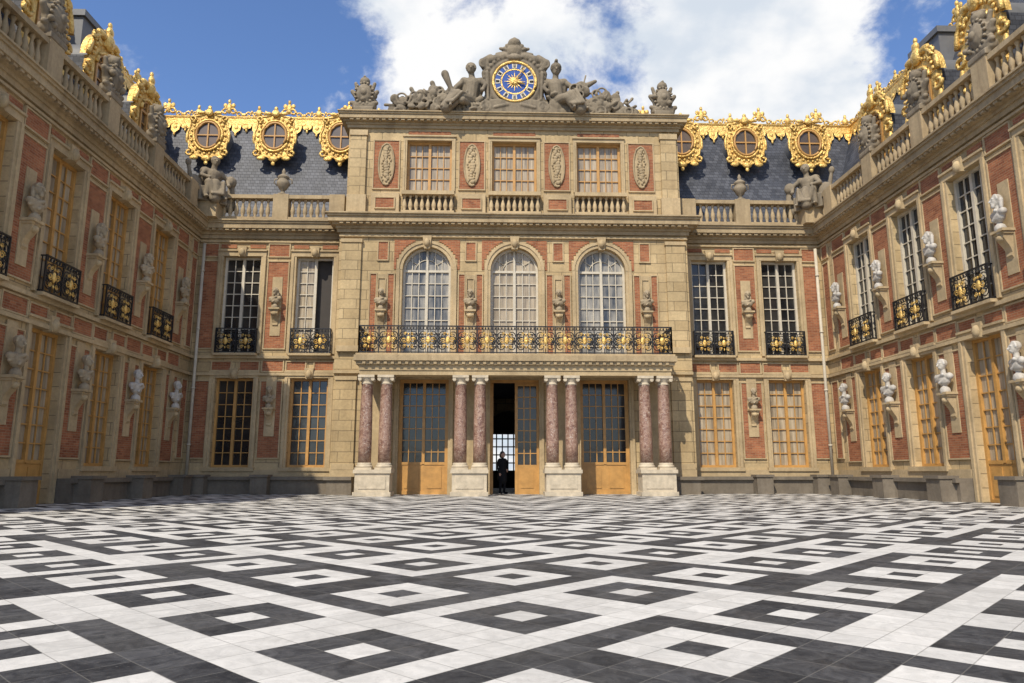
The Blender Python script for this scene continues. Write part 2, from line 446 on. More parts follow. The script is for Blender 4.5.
def ironrail(T,s0,s1,z0,z1,n,ends=True,pan=.78,gs=1.0):
    rail.box(T,s0,s1,z1-.045,z1,n-.03,n+.03,'iron'); rail.box(T,s0,s1,z0+.03,z0+.07,n-.02,n+.02,'iron'); rail.box(T,s0,s1,z1-.17,z1-.145,n-.015,n+.015,'iron')
    k=max(1,round((s1-s0)/pan)); w=(s1-s0)/k
    H=z1-.16-z0-.07; zc=z0+.07+H/2
    for i in range(k+1):
        s=s0+i*w; rail.box(T,s-.022,s+.022,z0,z1,n-.022,n+.022,'iron')
    for i in range(k):
        c=s0+(i+.5)*w
        for sx in (-1,1):
            for sz in (-1,1):
                scroll(T,c+sx*w*.25,zc+sz*H*.25,n,min(w,H)*.235,flip=sx*sz,start=pi/2 if sz<0 else -pi/2,r=.02)
                scroll(T,c+sx*w*.36,zc+sz*H*.08,n,min(w,H)*.13,flip=-sx*sz,r=.024)
            rail.box(T,c+sx*w*.12-.01,c+sx*w*.12+.01,z0+.07,z1-.16,n-.01,n+.01,'iron')
        for j in range(0,6):
            s=c-w/2+w*j/6+w/12; rail.ell(T(s,z1-.1,n),(.035,.03,.045),'iron',5,4)
        rs=.07*gs
        rail.ell(T(c,zc+.02,n+.01),(rs,.045,.12*gs) if T(1,0,0)[0]!=T(0,0,0)[0] else (.045,rs,.12*gs),'gold',7,5)
        rail.ell(T(c,zc+.19*gs,n+.01),(.035,.035,.05),'gold',6,4)
        rail.ell(T(c,zc-.19*gs,n+.01),(.03,.03,.06),'gold',6,4)
        for sx in (-1,1):
            scroll(T,c+sx*.13*gs,zc+.02,n+.01,.085*gs,flip=sx,r=.022,mat='gold')
            scroll(T,c+sx*.11*gs,zc-.17*gs,n+.01,.06*gs,flip=-sx,r=.018,mat='gold')
            scroll(T,c+sx*.10*gs,zc+.2*gs,n+.01,.05*gs,flip=-sx,r=.016,mat='gold')
def smallbalcony(T,a,b,z,h=1.1):
    rail.box(T,a-.1,b+.1,z-.1,z-.003,-.1,.3,'trim')
    ironrail(T,a-.04,b+.04,z,z+h,.24,pan=.85,gs=1.35)
    for s in (a-.04,b+.04):
        rail.box(T,s-.015,s+.015,z+h-.045,z+h-.003,0,.24,'iron'); rail.box(T,s-.015,s+.015,z+.03,z+.07,0,.24,'iron')
        rail.box(T,s-.012,s+.012,z+.07,z+h-.05,.11,.135,'iron')

def cornice(T,s0,s1,z0,z1,back=-.3,B=None,dent=True,scale=1.0,e0=0,e1=0):
    B=B or corn
    H=z1-z0
    steps=[(0,.22,.10),(.22,.38,.17),(.38,.50,.30),(.50,.80,.46),(.80,.92,.52),(.92,1.0,.58)]
    for a,b,p in steps:
        p*=scale
        B.box(T,s0-e0*p,s1+e1*p,z0+H*a,z0+H*b+(.0),back,p,'cornice')
    if dent:
        n=int((s1-s0)/.28)
        for i in range(n):
            s=s0+(i+.5)*(s1-s0)/n
            B.box(T,s-.08,s+.08,z0+H*.385,z0+H*.497,.30*scale,.42*scale,'cornice')

# ------------------------------------------------------------------ elevation data
ZC0,ZC1=11.15,11.9
GF=(1.1,4.9); FF=(5.96,10.35)
WW=.82
busts=[]
def baybricks(T,c):
    for sx in (-1,1):
        a,b=sorted((c+sx*.2,c+sx*1.0)); bpanel(T,a,b,5.24,5.6)
        a,b=sorted((c+sx*.3,c+sx*.98)); bpanel(T,a,b,10.72,10.9,frame=False)
# ---- wings of the main front (y=0)
for sg in (-1,1):
    s0,s1=(-WX,-PH) if sg<0 else (PH,WX)
    ops=[]; cs=[sg*8.85,sg*12.05]
    for c in cs: ops+= [(c-WW,c+WW,*GF),(c-WW,c+WW,*FF)]
    wall_face(TW,s0,s1,0,ZC0,ops)
    for c in cs:
        dark = sg<0
        window(TW,c-WW,c+WW,*GF,4,7,'ochre','glass' if dark else 'curtain',transom=None)
        surround(TW,c-WW,c+WW,*GF)
        if sg<0 and abs(c)<9:
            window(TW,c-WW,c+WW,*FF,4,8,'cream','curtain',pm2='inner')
        else: window(TW,c-WW,c+WW,*FF,4,8,'cream','glass')
        surround(TW,c-WW,c+WW,*FF,sill=False)
        smallbalcony(TW,c-WW,c+WW,5.96)
        baybricks(TW,c)
    m=sg*10.45
    bpanel(TW,m-.44,m+.44,1.5,4.75); bpanel(TW,m-.44,m+.44,6.2,10.1); bpanel(TW,m-.44,m+.44,10.35,10.9); bpanel(TW,m-.44,m+.44,5.2,5.65)
    for zz in (3.6,7.95):
        panels.box(TW,m-.22,m+.22,zz-1.2,zz+1.45,.03,.06,'trim'); console(TW,m,zz,.8,.8); busts.append((m,-.26,zz,0))
    c,w=sg*13.45,.32
    bpanel(TW,c-w,c+w,1.5,4.75); bpanel(TW,c-w,c+w,6.2,10.1); bpanel(TW,c-w,c+w,10.35,10.9)
    corn.box(TW,s0,s1,5.0,5.12,0,.12,'trim'); corn.box(TW,s0,s1,5.74,5.86,0,.14,'trim')
    corn.box(TW,s0,s1,10.98,11.06,0,.1,'trim')
    cornice(TW,s0,s1,ZC0,ZC1,back=-1.6)
    bl=(-WX+.3,-PH) if sg<0 else (PH,WX-.3)
    balustrade(TW,bl[0],bl[1],ZC1+.002,1.25,n=.1,piers=(sg*10.45,sg*7.95,sg*13.6))
    walls.box(TW,s0,s1,0.0,.58,0,.5,'ledge'); walls.box(TW,s0,s1,.583,.72,0,.62,'ledge')
    walls.box(TW,s0,s1,.72,1.0,0,.1,'trim')
    for x in (sg*10.45,sg*13.0):
        walls.box(TW,x-.34,x+.34,0,.70,.5,1.0,'ledge'); walls.box(TW,x-.38,x+.38,.703,.8,.4,1.05,'ledge')
    x=sg*13.72
    trim.tube([(x,-.16,.72),(x,-.16,5.0),(x,-.16,10.9)],.07,'pipe',8)
    for zz in (2,4.4,7,9.6): trim.lathe((x,-.16,zz),[(.09,0),(.09,.08)],'pipe',8)

# ---- pavilion
bays=(-3.8,0,3.8)
ops=[]
for c in bays: ops+=[(c-1.03,c+1.03,0,4.75),(c-1.04,c+1.04,5.6,10.55,True)]
wall_face(TP,-PH,PH,0,ZC0,ops)
for sx in (-1,1):
    walls.face([(sx*PH,PY,0),(sx*PH,0,0),(sx*PH,0,ZC0),(sx*PH,PY,ZC0)],'stone')
for c in bays:
    if c!=0:
        window(TP,c-1.03,c+1.03,0,4.75,6,7,'ochre','glass',panel=1.25,B=doors,fw=.14)
    else:
        T=TP; dn=-.3
        doors.box(T,-1.03,1.03,4.63,4.75,dn,dn+.1,'ochre')
        doors.box(T,-1.03,-.95,0,4.62,dn,dn+.1,'ochre')
        doors.box(T,.93,1.03,0,4.62,dn,dn+.1,'ochre'); doors.box(T,.02,.14,0,4.62,dn,dn+.1,'ochre')
        doors.box(T,.14,.93,.0,1.2,dn+.01,dn+.07,'ochre'); doors.box(T,.26,.8,.25,1.0,dn+.07,dn+.09,'ochre')
        doors.box(T,.14,.93,4.5,4.62,dn,dn+.095,'ochre')
        doors.face([T(.14,1.2,dn+.02),T(.93,1.2,dn+.02),T(.93,4.5,dn+.02),T(.14,4.5,dn+.02)],'glass')
        for i in (1,2):
            s=.14+.79*i/3; doors.box(T,s-.02,s+.02,1.2,4.5,dn+.022,dn+.06,'ochre')
        for j in range(1,7):
            z=1.2+3.3*j/7; doors.box(T,.14,.93,z-.02,z+.02,dn+.024,dn+.058,'ochre')
        doors.box(T,-.95,-.89,.02,4.62,dn-.95,dn,'ochre')
    surround(TP,c-1.03,c+1.03,0,4.75,w=.2,sill=False,key=False)
    window(TP,c-1.04,c+1.04,5.6,10.55,6,7,'cream','curtain' if c==0 else 'bluepane',arch=True)
    surround(TP,c-1.04,c+1.04,5.6,10.55,w=.26,arch=True,sill=False)
    for sx in (-1,1):
        for k in range(9):
            s=.57+k*.1
            zt=9.51+math.sqrt(max(0,1.36**2-s**2))
            panels.box(TP,c+sx*s-.05,c+sx*s+.05,zt+.03,10.86,0,.03,'brick')
for m in (-5.7,-1.9,1.9,5.7):
    for sx in (-1,1):
        a,b=sorted((m+sx*.26,m+sx*.5)); bpanel(TP,a,b,5.8,9.3)
    bpanel(TP,m-.2,m+.2,9.95,10.75)
    panels.box(TP,m-.2,m+.2,5.8,9.3,0,.05,'trim'); 
    pts=[TP(m-.15,8.0,.07),TP(m-.15,9.1,.07),TP(m+.15,9.1,.07),TP(m+.15,8.0,.07)]
    panels.tube(pts,.025,'trim',4,closed=True)
    console(TP,m,7.7,.8,.7); busts.append((m,PY-.22,7.7,0))
    trim.box(TP,m-.42,m+.42,.9,4.7,0,.06,'trim'); trim.box(TP,m-.5,m+.5,0,.9,0,.1,'trim')
for sx in (-1,1):
    a=sx*7.05
    for z0,z1 in ((1.0,4.85),(5.9,10.85)):
        trim.box(TP,a-.42,a+.42,z0,z1,0,.12,'stone'); trim.box(TP,a-.46,a+.46,z1-.16,z1-.003,0,.17,'trim'); trim.box(TP,a-.46,a+.46,z0,z0+.25,0,.17,'trim')
    walls.box(TP,min(sx*6.6,sx*PH),max(sx*6.6,sx*PH),0,.58,0,.45,'ledge'); walls.box(TP,min(sx*6.6,sx*7.72),max(sx*6.6,sx*7.72),.583,.72,0,.55,'ledge')
    walls.box(TP,a-.5,a+.5,.72,1.0,0,.16,'trim')
corn.box(TP,-PH,PH,4.98,5.1,0,.12,'trim'); corn.box(TP,-PH-.003,PH+.003,10.96,11.05,0,.12,'trim')
cornice(TP,-PH,PH,ZC0,ZC1,back=-1.0,e0=.8,e1=.8,scale=1.15)
# attic
TA=frameF(PY+.1); AZ0,AZ1=ZC1,16.1
ops=[(c-1.0,c+1.0,13.15,15.55) for c in bays]
wall_face(TA,-7.4,7.4,AZ0,AZ1,ops)
for sx in (-1,1): walls.face([(sx*7.4,PY+.1,AZ0),(sx*7.4,4,AZ0),(sx*7.4,4,AZ1),(sx*7.4,PY+.1,AZ1)],'stone')
for c in bays:
    window(TA,c-1.0,c+1.0,13.15,15.55,6,4,'ochre','curtain')
    surround(TA,c-1.0,c+1.0,13.15,15.55,w=.16,p=.05,key=False,sill=False)
    balustrade(TA,c-1.15,c+1.15,AZ0+.002,1.12,n=.25,B=bal,mat='trim',step=.24)
    walls.box(TA,c-1.14,c+1.14,AZ0+.004,13.0,.0,.02,'ledge')
for m,w in ((-1.9,.55),(1.9,.55),(-5.7,.55),(5.7,.55)):
    bpanel(TA,m-w,m+w,13.25,15.5)
    trim.box(TA,m-.62,m+.62,AZ0+.002,13.0,0,.16,'trim'); bpanel(lambda s,z,n:TA(s,z,n+.16),m-.4,m+.4,12.3,12.75)
    N=20; ov=[TA(m+.34*math.cos(2*pi*k/N),14.38+.98*math.sin(2*pi*k/N),.07) for k in range(N)]
    panels.face(ov,'trim'); panels.grid([ov,[TA(m+.34*math.cos(2*pi*k/N),14.38+.98*math.sin(2*pi*k/N),.0) for k in range(N)]],'trim',True,False)
    panels.tube(ov,.045,'cornice',5,closed=True)
    rnd=random.Random(int(m*10))
    for k in range(13):
        zz=13.6+k*.13; wdt=.06+.09*rnd.random()
        panels.ell(TA(m+rnd.uniform(-.08,.08),zz,.08),(wdt,.05,.08+rnd.random()*.05),'cornice',7,5)
        for sx in (-1,1): panels.ell(TA(m+sx*(.08+rnd.random()*.12),zz+.04,.08),(.045,.045,.07),'cornice',6,4)
for sx in (-1,1):
    a=sx*6.95; trim.box(TA,a-.35,a+.35,AZ0+.002,15.95,0,.14,'stone'); trim.box(TA,a-.42,a+.42,AZ0+.002,12.9,0,.2,'trim'); trim.box(TA,a-.4,a+.4,15.7,15.95,.0,.19,'trim')
cornice(TA,-7.4,7.4,AZ1,16.75,back=-4.0,e0=.9,e1=.9,scale=.9)
for i,c in enumerate((-3.8,0,3.8)):
    bpanel(TA,c-.95,c+.95,15.82,15.98,frame=False)
# ---- portico
colm=Batch()
CY=-2.75
for m0,m1 in ((-6.22,-4.78),(-2.53,-1.08),(1.08,2.53),(4.78,6.22)):
    TQ=frameF(CY)
    colm.box(TQ,m0,m1,0,.16,-.50,.50,'base'); colm.box(TQ,m0+.06,m1-.06,.16,.86,-.44,.44,'base'); colm.box(TQ,m0,m1,.86,1.0,-.5,.5,'base')
    colm.box(TQ,m0+.2,m1-.2,.28,.75,.44,.465,'base')
    c=(m0+m1)/2
    for x in (c-.38,c+.38):
        colm.box(TQ,x-.32,x+.32,1.0,1.08,-.32,.32,'base')
        colm.lathe((x,CY,1.08),[(.32,0),(.33,.04),(.31,.08),(.27,.1),(.29,.14),(.265,.18)],'base',20)
        sh=[(.25,.18),(.252,.9),(.245,1.8),(.228,2.6),(.215,3.2),(.225,3.22)]
        colm.lathe((x,CY,1.08),sh,'redmarble',24)
        colm.lathe((x,CY,4.3),[(.225,0),(.25,.03),(.22,.06),(.22,.14),(.29,.22),(.31,.26)],'base',20)
        colm.box(TQ,x-.32,x+.32,4.56,4.66,-.32,.32,'base')
        for sx in (-1,1): colm.tube([(x+sx*.25,CY-.3,4.5),(x+sx*.25,CY+.3,4.5)],.075,'base',8)
    colm.box(frameF(CY),m0+.25,m1-.25,4.663,5.0,-1.72,-.32,'trim')
TB=frameF(CY)
colm.box(TB,-6.15,6.15,4.66,4.84,-.32,.30,'trim'); colm.box(TB,-6.18,6.18,4.843,5.06,-.31,.34,'trim')
colm.box(TB,-6.28,6.28,5.06,5.2,-1.75,.44,'cornice'); colm.box(TB,-6.36,6.36,5.2,5.42,-1.75,.54,'cornice'); colm.box(TB,-6.3,6.3,5.42,5.5,-1.75,.48,'trim')
for i in range(44):
    s=-6.1+12.2*(i+.5)/44; colm.box(TB,s-.06,s+.06,5.07,5.18,.44,.5,'cornice')
ironrail(TB,-6.2,6.2,5.5,6.62,.4,pan=.78,gs=1.35)
for sx in (-1,1):
    TS=(lambda sx:(lambda s,z,n:(sx*(6.2+n),s,z)))(sx)
    ironrail(TS,CY-.4,PY,5.5,6.62,0,pan=.78,gs=1.25)

# ---- side wings
for T,sg in ((TL,-1),(TR,1)):
    ys=[-3.4,-6.7,-10.0,-13.3,-16.6]
    ops=[]
    for i,y in enumerate(ys):
        door=(i==2)
        ops.append((y-WW,y+WW,0 if door else GF[0],GF[1]+(.1 if door else 0))); ops.append((y-WW,y+WW,*FF))
    wall_face(T,YE,0,0,ZC0,ops)
    for i,y in enumerate(ys):
        door=(i==2)
        if door: window(T,y-WW,y+WW,0,GF[1]+.1,4,7,'ochre','curtain',panel=1.2,B=doors); surround(T,y-WW,y+WW,0,GF[1]+.1,sill=False)
        else: window(T,y-WW,y+WW,*GF,4,7,'ochre','curtain'); surround(T,y-WW,y+WW,*GF)
        if sg<0: window(T,y-WW,y+WW,*FF,4,8,'ochre','curtain')
        else: window(T,y-WW,y+WW,*FF,4,8,'cream','glass')
        surround(T,y-WW,y+WW,*FF,sill=False); smallbalcony(T,y-WW,y+WW,5.96)
        baybricks(T,y)
    piers=[-1.75,-5.05,-8.35,-11.65,-14.95]
    for m in piers:
        w=.52
        bpanel(T,m-w,m+w,1.35,4.75); bpanel(T,m-w,m+w,6.15,10.15); bpanel(T,m-w,m+w,10.4,10.9); bpanel(T,m-w,m+w,5.2,5.65)
        for zz in (3.45,7.8):
            panels.box(T,m-.22,m+.22,zz-1.3,zz+1.5,.03,.06,'trim'); console(T,m,zz,.85,.85)
            busts.append((sg*(WX-.28),m,zz,-sg*90))
        walls.box(T,m-.36,m+.36,0,.70,.5,1.0,'ledge'); walls.box(T,m-.4,m+.4,.703,.8,.4,1.06,'ledge')
    bpanel(T,-.75,-.25,1.5,4.75); bpanel(T,-.75,-.25,6.2,10.1); bpanel(T,-.75,-.25,10.35,10.9)
    corn.box(T,YE,0,5.0,5.12,0,.12,'trim'); corn.box(T,YE,0,5.74,5.86,0,.14,'trim'); corn.box(T,YE,0,10.98,11.06,0,.1,'trim')
    cornice(T,YE,-.0,ZC0+.002,ZC1+.002,back=-1.8)
    balustrade(T,YE,-.3,ZC1+.004,1.25,n=.1,piers=[p for p in piers])
    for a,b in ((-8.9,-.5),(YE,-11.1)):
        walls.box(T,a,b,0,.582,0,.5,'ledge'); walls.box(T,a,b,.585,.722,0,.62,'ledge'); walls.box(T,a,b,.722,1.0,0,.1,'trim')
    X=sg*WX; XO=sg*26
    walls.face([(X,YE,0),(XO,YE,0),(XO,YE,ZC1),(X,YE,ZC1)],'stone')
    walls.face([(XO,YE,0),(XO,12,0),(XO,12,ZC1),(XO,YE,ZC1)],'stone')
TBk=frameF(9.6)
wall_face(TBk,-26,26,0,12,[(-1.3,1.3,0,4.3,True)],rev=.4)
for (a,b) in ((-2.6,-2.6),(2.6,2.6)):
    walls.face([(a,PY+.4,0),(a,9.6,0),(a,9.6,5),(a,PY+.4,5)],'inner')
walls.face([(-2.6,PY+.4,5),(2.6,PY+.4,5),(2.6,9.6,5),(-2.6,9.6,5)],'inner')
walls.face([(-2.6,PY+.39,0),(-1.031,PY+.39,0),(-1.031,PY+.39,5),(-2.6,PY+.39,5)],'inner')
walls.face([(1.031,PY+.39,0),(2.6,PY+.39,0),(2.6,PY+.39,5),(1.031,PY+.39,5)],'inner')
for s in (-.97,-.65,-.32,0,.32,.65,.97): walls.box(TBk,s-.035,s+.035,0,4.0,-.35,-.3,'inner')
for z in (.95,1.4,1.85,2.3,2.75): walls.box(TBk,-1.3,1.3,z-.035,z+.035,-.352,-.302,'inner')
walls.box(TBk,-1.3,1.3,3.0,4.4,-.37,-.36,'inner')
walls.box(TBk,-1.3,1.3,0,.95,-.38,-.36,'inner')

# ------------------------------------------------------------------ roofs
roof=Batch()
RZ0,RZ1=11.95,18.2; RY0,RY1=1.2,3.0; RX0,RX1=15.1,17.6
roof.face([(-18,RY0,RZ0),(18,RY0,RZ0),(18,RY1,RZ1),(-18,RY1,RZ1)],'slate')
roof.face([(-26,RY1,RZ1),(26,RY1,RZ1),(26,8.5,RZ1+.5),(-26,8.5,RZ1+.5)],'lead')
roof.face([(-26,8.5,RZ1+.5),(26,8.5,RZ1+.5),(26,9.8,12),(-26,9.8,12)],'slate')
for sg in (-1,1):
    roof.face([(sg*RX0,YE,RZ0),(sg*RX0,RY1+.5,RZ0),(sg*RX1,RY1+.5,RZ1),(sg*RX1,YE,RZ1)],'slate')
    roof.face([(sg*RX1,YE,RZ1),(sg*RX1,RY1,RZ1),(sg*24,RY1,RZ1+.3),(sg*24,YE,RZ1+.3)],'lead')
    roof.face([(sg*24,YE,RZ1+.3),(sg*24,RY1,RZ1+.3),(sg*26,RY1,12),(sg*26,YE,12)],'slate')
    roof.face([(sg*RX0,YE,RZ0),(sg*RX1,YE,RZ1),(sg*24,YE,RZ1+.3),(sg*26,YE,RZ0)],'slate')
    for (x,y) in ((17.2,-5.0),(17.6,-12.0),):
        TC=frameF(y)
        roof.box(TC,sg*x-.6,sg*x+.6,12.5,18.0,-.9,.9,'lead'); roof.box(TC,sg*x-.7,sg*x+.7,18.0,18.25,-1,1,'lead')
        roof.box(TC,sg*x-.62,sg*x+.62,15.5,15.8,-.92,.92,'lead')
roof.make('roof',palace)

# ------------------------------------------------------------------ gilded cresting and dormers
gild=Batch()
def isx(T): return abs(T(1,0,0)[0]-T(0,0,0)[0])>.5
def eT(T,s,z,n,rs,rz,rn,mat='gold',u=8,v=6): gild.ell(T(s,z,n),(rs,rn,rz) if isx(T) else (rn,rs,rz),mat,u,v)
def gscroll(T,s,z,n,R,flip,start,r=.06,turn=1.1):
    pts=[];N=14
    for k in range(N):
        t=k/(N-1);a=start+flip*turn*2*pi*t; rr=R*(1-.7*t)
        pts.append(T(s+rr*math.cos(a),z+rr*math.sin(a),n))
    gild.tube(pts,r,'gold',6)
def cresting(T,s0,s1,z,n):
    gild.box(T,s0,s1,z-.12,z+.08,n-.1,n+.16,'gold'); gild.box(T,s0,s1,z+.08,z+.28,n-.1,n+.07,'gold')
    gild.tube([T(s0,z+.33,n),T(s1,z+.33,n)],.1,'gold',8)
    k=max(1,round((s1-s0)/.5)); w=(s1-s0)/k
    for i in range(k):
        c=s0+(i+.5)*w
        if i%6==0:
            eT(T,c,z+.85,n,.14,.3,.1); gscroll(T,c-.19,z+.68,n,.19,1,0,.055); gscroll(T,c+.19,z+.68,n,.19,-1,pi,.055)
            eT(T,c,z+1.22,n,.08,.12,.08); eT(T,c-.2,z+1.0,n,.11,.13,.06); eT(T,c+.2,z+1.0,n,.11,.13,.06)
        elif i%6==3:
            eT(T,c,z+.6,n,.17,.2,.1); eT(T,c,z+.88,n,.08,.13,.06); gscroll(T,c-.2,z+.52,n,.13,1,0,.045); gscroll(T,c+.2,z+.52,n,.13,-1,pi,.045)
        else:
            f=1 if i%6 in (1,4) else -1
            gscroll(T,c,z+.52,n,.15,f,0 if f>0 else pi,.045,1.0)
            eT(T,c+f*.2,z+.5,n,.08,.09,.06); eT(T,c-f*.15,z+.66,n,.06,.08,.05)
        h=.55 if i%2 else .3
        q=[(c-w*.46,z-.12),(c+w*.46,z-.12),(c+w*.4,z-.12-h*.6),(c,z-.12-h),(c-w*.4,z-.12-h*.6)]
        gild.face([T(a,b,n+.12+(z-b)*.29) for a,b in q],'gold')
        eT(T,c,z-.16-h,n+.12+h*.3,.06,.1,.06)
        eT(T,c,z-.3,n+.22,.1,.12,.05)
TRF=lambda s,z,n:(s,RY1-n,z)
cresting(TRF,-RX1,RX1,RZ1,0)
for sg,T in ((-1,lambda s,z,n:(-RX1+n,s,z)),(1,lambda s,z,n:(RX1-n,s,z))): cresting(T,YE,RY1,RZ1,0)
def oculus(T,s,z,n,depth=2.2,R=.56):
    N=24
    rows=[[T(s+.86*math.cos(2*pi*k/N),z+.98*math.sin(2*pi*k/N),nn) for k in range(N)] for nn in (n-.02,n-depth)]
    gild.grid(rows,'lead',True,True)
    fld=[]
    for k in range(48):
        a=2*pi*k/48; rr=1.0+.06*math.cos(8*a)+.10*abs(math.sin(2*a))
        fld.append((s+rr*.96*math.cos(a),z+rr*1.12*math.sin(a)))
    gild.face([T(u,v,n) for u,v in fld],'gold'); gild.grid([[T(u,v,n) for u,v in fld],[T(u,v,n-.12) for u,v in fld]],'gold',True,False)
    gild.tube([T(u,v,n) for u,v in fld],.05,'gold',5,closed=True)
    gild.face([T(s+R*math.cos(2*pi*k/N),z+R*1.2*math.sin(2*pi*k/N),n+.02) for k in range(N)],'brownpane')
    gild.box(T,s-.03,s+.03,z-R*1.1,z+R*1.1,n+.02,n+.08,'ochre'); gild.box(T,s-R,s+R,z-.03,z+.03,n+.021,n+.078,'ochre')
    gild.tube([T(s+R*math.cos(2*pi*k/N),z+R*1.2*math.sin(2*pi*k/N),n+.06) for k in range(N)],.06,'ochre',6,closed=True)
    gild.tube([T(s+(R+.12)*math.cos(2*pi*k/N),z+(R*1.2+.12)*math.sin(2*pi*k/N),n+.05) for k in range(N)],.06,'gold',8,closed=True)
    for k in range(22):
        a=2*pi*k/22; eT(T,s+(R+.26)*math.cos(a),z+(R*1.2+.27)*math.sin(a),n+.02,.07,.07,.05,'gold',6,4)
    for sx in (-1,1):
        gscroll(T,s+sx*.85,z-.88,n+.05,.22,sx,pi/2,.06); gscroll(T,s+sx*.78,z+.85,n+.05,.18,-sx,-pi/2,.055)
        eT(T,s+sx*.6,z-1.15,n+.04,.22,.12,.07); eT(T,s+sx*.4,z+1.17,n+.05,.2,.09,.07); eT(T,s+sx*1.0,z-.1,n+.03,.07,.3,.06)
    eT(T,s,z+1.15,n+.1,.2,.2,.1); eT(T,s,z+1.4,n+.06,.1,.13,.08); eT(T,s,z-1.2,n+.06,.24,.16,.09); eT(T,s,z-1.42,n+.05,.1,.12,.06)
TOC=frameF(RY0+.55)
for sg in (-1,1):
    for x in (8.35,11.55,14.75): oculus(TOC,sg*x,16.95,0,depth=1.8)
for sg in (-1,1):
    T=frameL(-WX-1.2) if sg<0 else frameR(WX+1.2)
    for y in (-3.4,-6.7,-10.0,-13.3,-16.6):
        gild.box(T,y-.85,y+.85,12.0,15.4,-3.0,-.02,'slate')
        N=12; ap=[T(y-.85*math.cos(pi*k/N),15.4+.75*math.sin(pi*k/N),-.02) for k in range(N+1)]
        ap2=[T(y-.85*math.cos(pi*k/N),15.4+.75*math.sin(pi*k/N),-3.0) for k in range(N+1)]
        gild.grid([ap,ap2],'lead',False,True); gild.face(ap,'gold')
        window(T,y-.55,y+.55,13.2,15.85,2,4,'ochre','brownpane',arch=True,dn=.0,B=gild)
        gild.box(T,y-1.0,y-.6,12.1,15.3,-.1,.06,'gold'); gild.box(T,y+.6,y+1.0,12.1,15.3,-.1,.06,'gold')
        N=14
        o=[(y-1.12*math.cos(pi*k/N),15.3+1.25*math.sin(pi*k/N)) for k in range(N+1)]; ii=[(y-.58*math.cos(pi*k/N),15.3+.58*math.sin(pi*k/N)) for k in range(N+1)]
        gild.grid([[T(a,b,.07) for a,b in o],[T(a,b,.07) for a,b in ii]],'gold',False,False)
        gild.grid([[T(a,b,.07) for a,b in o],[T(a,b,-.2) for a,b in o]],'gold',False,False)
        gild.tube([T(a,b,.1) for a,b in o],.09,'gold',7); gild.tube([T(a,b,.1) for a,b in ii],.07,'gold',7)
        for sx in (-1,1):
            gscroll(T,y+sx*1.05,14.8,.08,.3,sx,pi/2,.08); gscroll(T,y+sx*.8,16.15,.1,.26,-sx,-pi/2,.07)
            gscroll(T,y+sx*1.1,13.4,.08,.34,sx,pi/2,.09); eT(T,y+sx*1.05,14.1,.05,.12,.5,.1)
            eT(T,y+sx*.45,16.45,.1,.32,.15,.13)
            for q in range(5):
                a=pi*(.12+.17*q)/2*1.0; eT(T,y+sx*.86*math.cos(a),15.3+.92*math.sin(a),.11,.09,.09,.06,'gold',6,4)
        eT(T,y,16.4,.13,.3,.34,.16); eT(T,y,16.8,.12,.18,.22,.12); eT(T,y,17.08,.1,.09,.13,.08)
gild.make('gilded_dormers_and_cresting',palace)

walls.make('walls',palace); win.make('windows',palace); doors.make('doors',palace); trim.make('window_surrounds',palace)
corn.make('cornices',palace); bal.make('balustrades',palace); rail.make('balcony_railings',palace); panels.make('brick_panels_and_brackets',palace)
colm.make('portico_columns',palace)

# ------------------------------------------------------------------ organic sculpture
def blob_mesh(name,parts,voxel,mat,sm=2):
    bm=bmesh.new()
    def sph(c,r,R=None,sub=2):
        mt=Matrix.Translation(Vector(c))@(R.to_4x4() if R else Matrix.Identity(4))@Matrix.Diagonal((r[0],r[1],r[2],1))
        bmesh.ops.create_icosphere(bm,subdivisions=sub,radius=1,matrix=mt)
    for p in parts:
        if p[0]=='s': sph(p[1],p[2],Euler(p[3]).to_matrix() if len(p)>3 else None)
        elif p[0]=='c':
            a,b=Vector(p[1]),Vector(p[2]); r1,r2=p[3],p[4]
            sph(a,(r1,)*3); sph(b,(r2,)*3); d=b-a
            if d.length>1e-4:
                R=d.to_track_quat('Z','Y').to_matrix().to_4x4()
                bmesh.ops.create_cone(bm,cap_ends=True,segments=12,radius1=r1,radius2=r2,depth=d.length,matrix=Matrix.Translation((a+b)/2)@R)
        elif p[0]=='b':
            R=Euler(p[3]).to_matrix().to_4x4() if len(p)>3 else Matrix.Identity(4)
            bmesh.ops.create_cube(bm,size=1,matrix=Matrix.Translation(Vector(p[1]))@R@Matrix.Diagonal((*p[2],1)))
        elif p[0]=='t':
            c,R0,r0=Vector(p[1]),p[2],p[3]; N=28
            rings=[]
            for k in range(N):
                a=2*pi*k/N; cc=c+Vector((R0*math.cos(a),0,R0*math.sin(a))); rad=Vector((math.cos(a),0,math.sin(a)))
                rings.append([bm.verts.new(cc+rad*r0*math.cos(2*pi*j/8)+Vector((0,1,0))*r0*math.sin(2*pi*j/8)) for j in range(8)])
            for k in range(N):
                for j in range(8):
                    bm.faces.new((rings[k][j],rings[k][(j+1)%8],rings[(k+1)%N][(j+1)%8],rings[(k+1)%N][j]))
    bmesh.ops.recalc_face_normals(bm,faces=bm.faces)
    me=bpy.data.meshes.new(name+'_src'); bm.to_mesh(me); bm.free()
    ob=bpy.data.objects.new('tmp',me); COL.objects.link(ob)
    md=ob.modifiers.new('r','REMESH'); md.mode='VOXEL'; md.voxel_size=voxel; md.use_smooth_shade=True
    if sm:
        m2=ob.modifiers.new('s','SMOOTH'); m2.iterations=sm; m2.factor=.5
    dg=bpy.context.evaluated_depsgraph_get(); dg.update()
    out=bpy.data.meshes.new_from_object(ob.evaluated_get(dg)); out.name=name
    bpy.data.objects.remove(ob); out.materials.clear(); out.materials.append(M[mat])
    for p in out.polygons: p.use_smooth=True
    return out
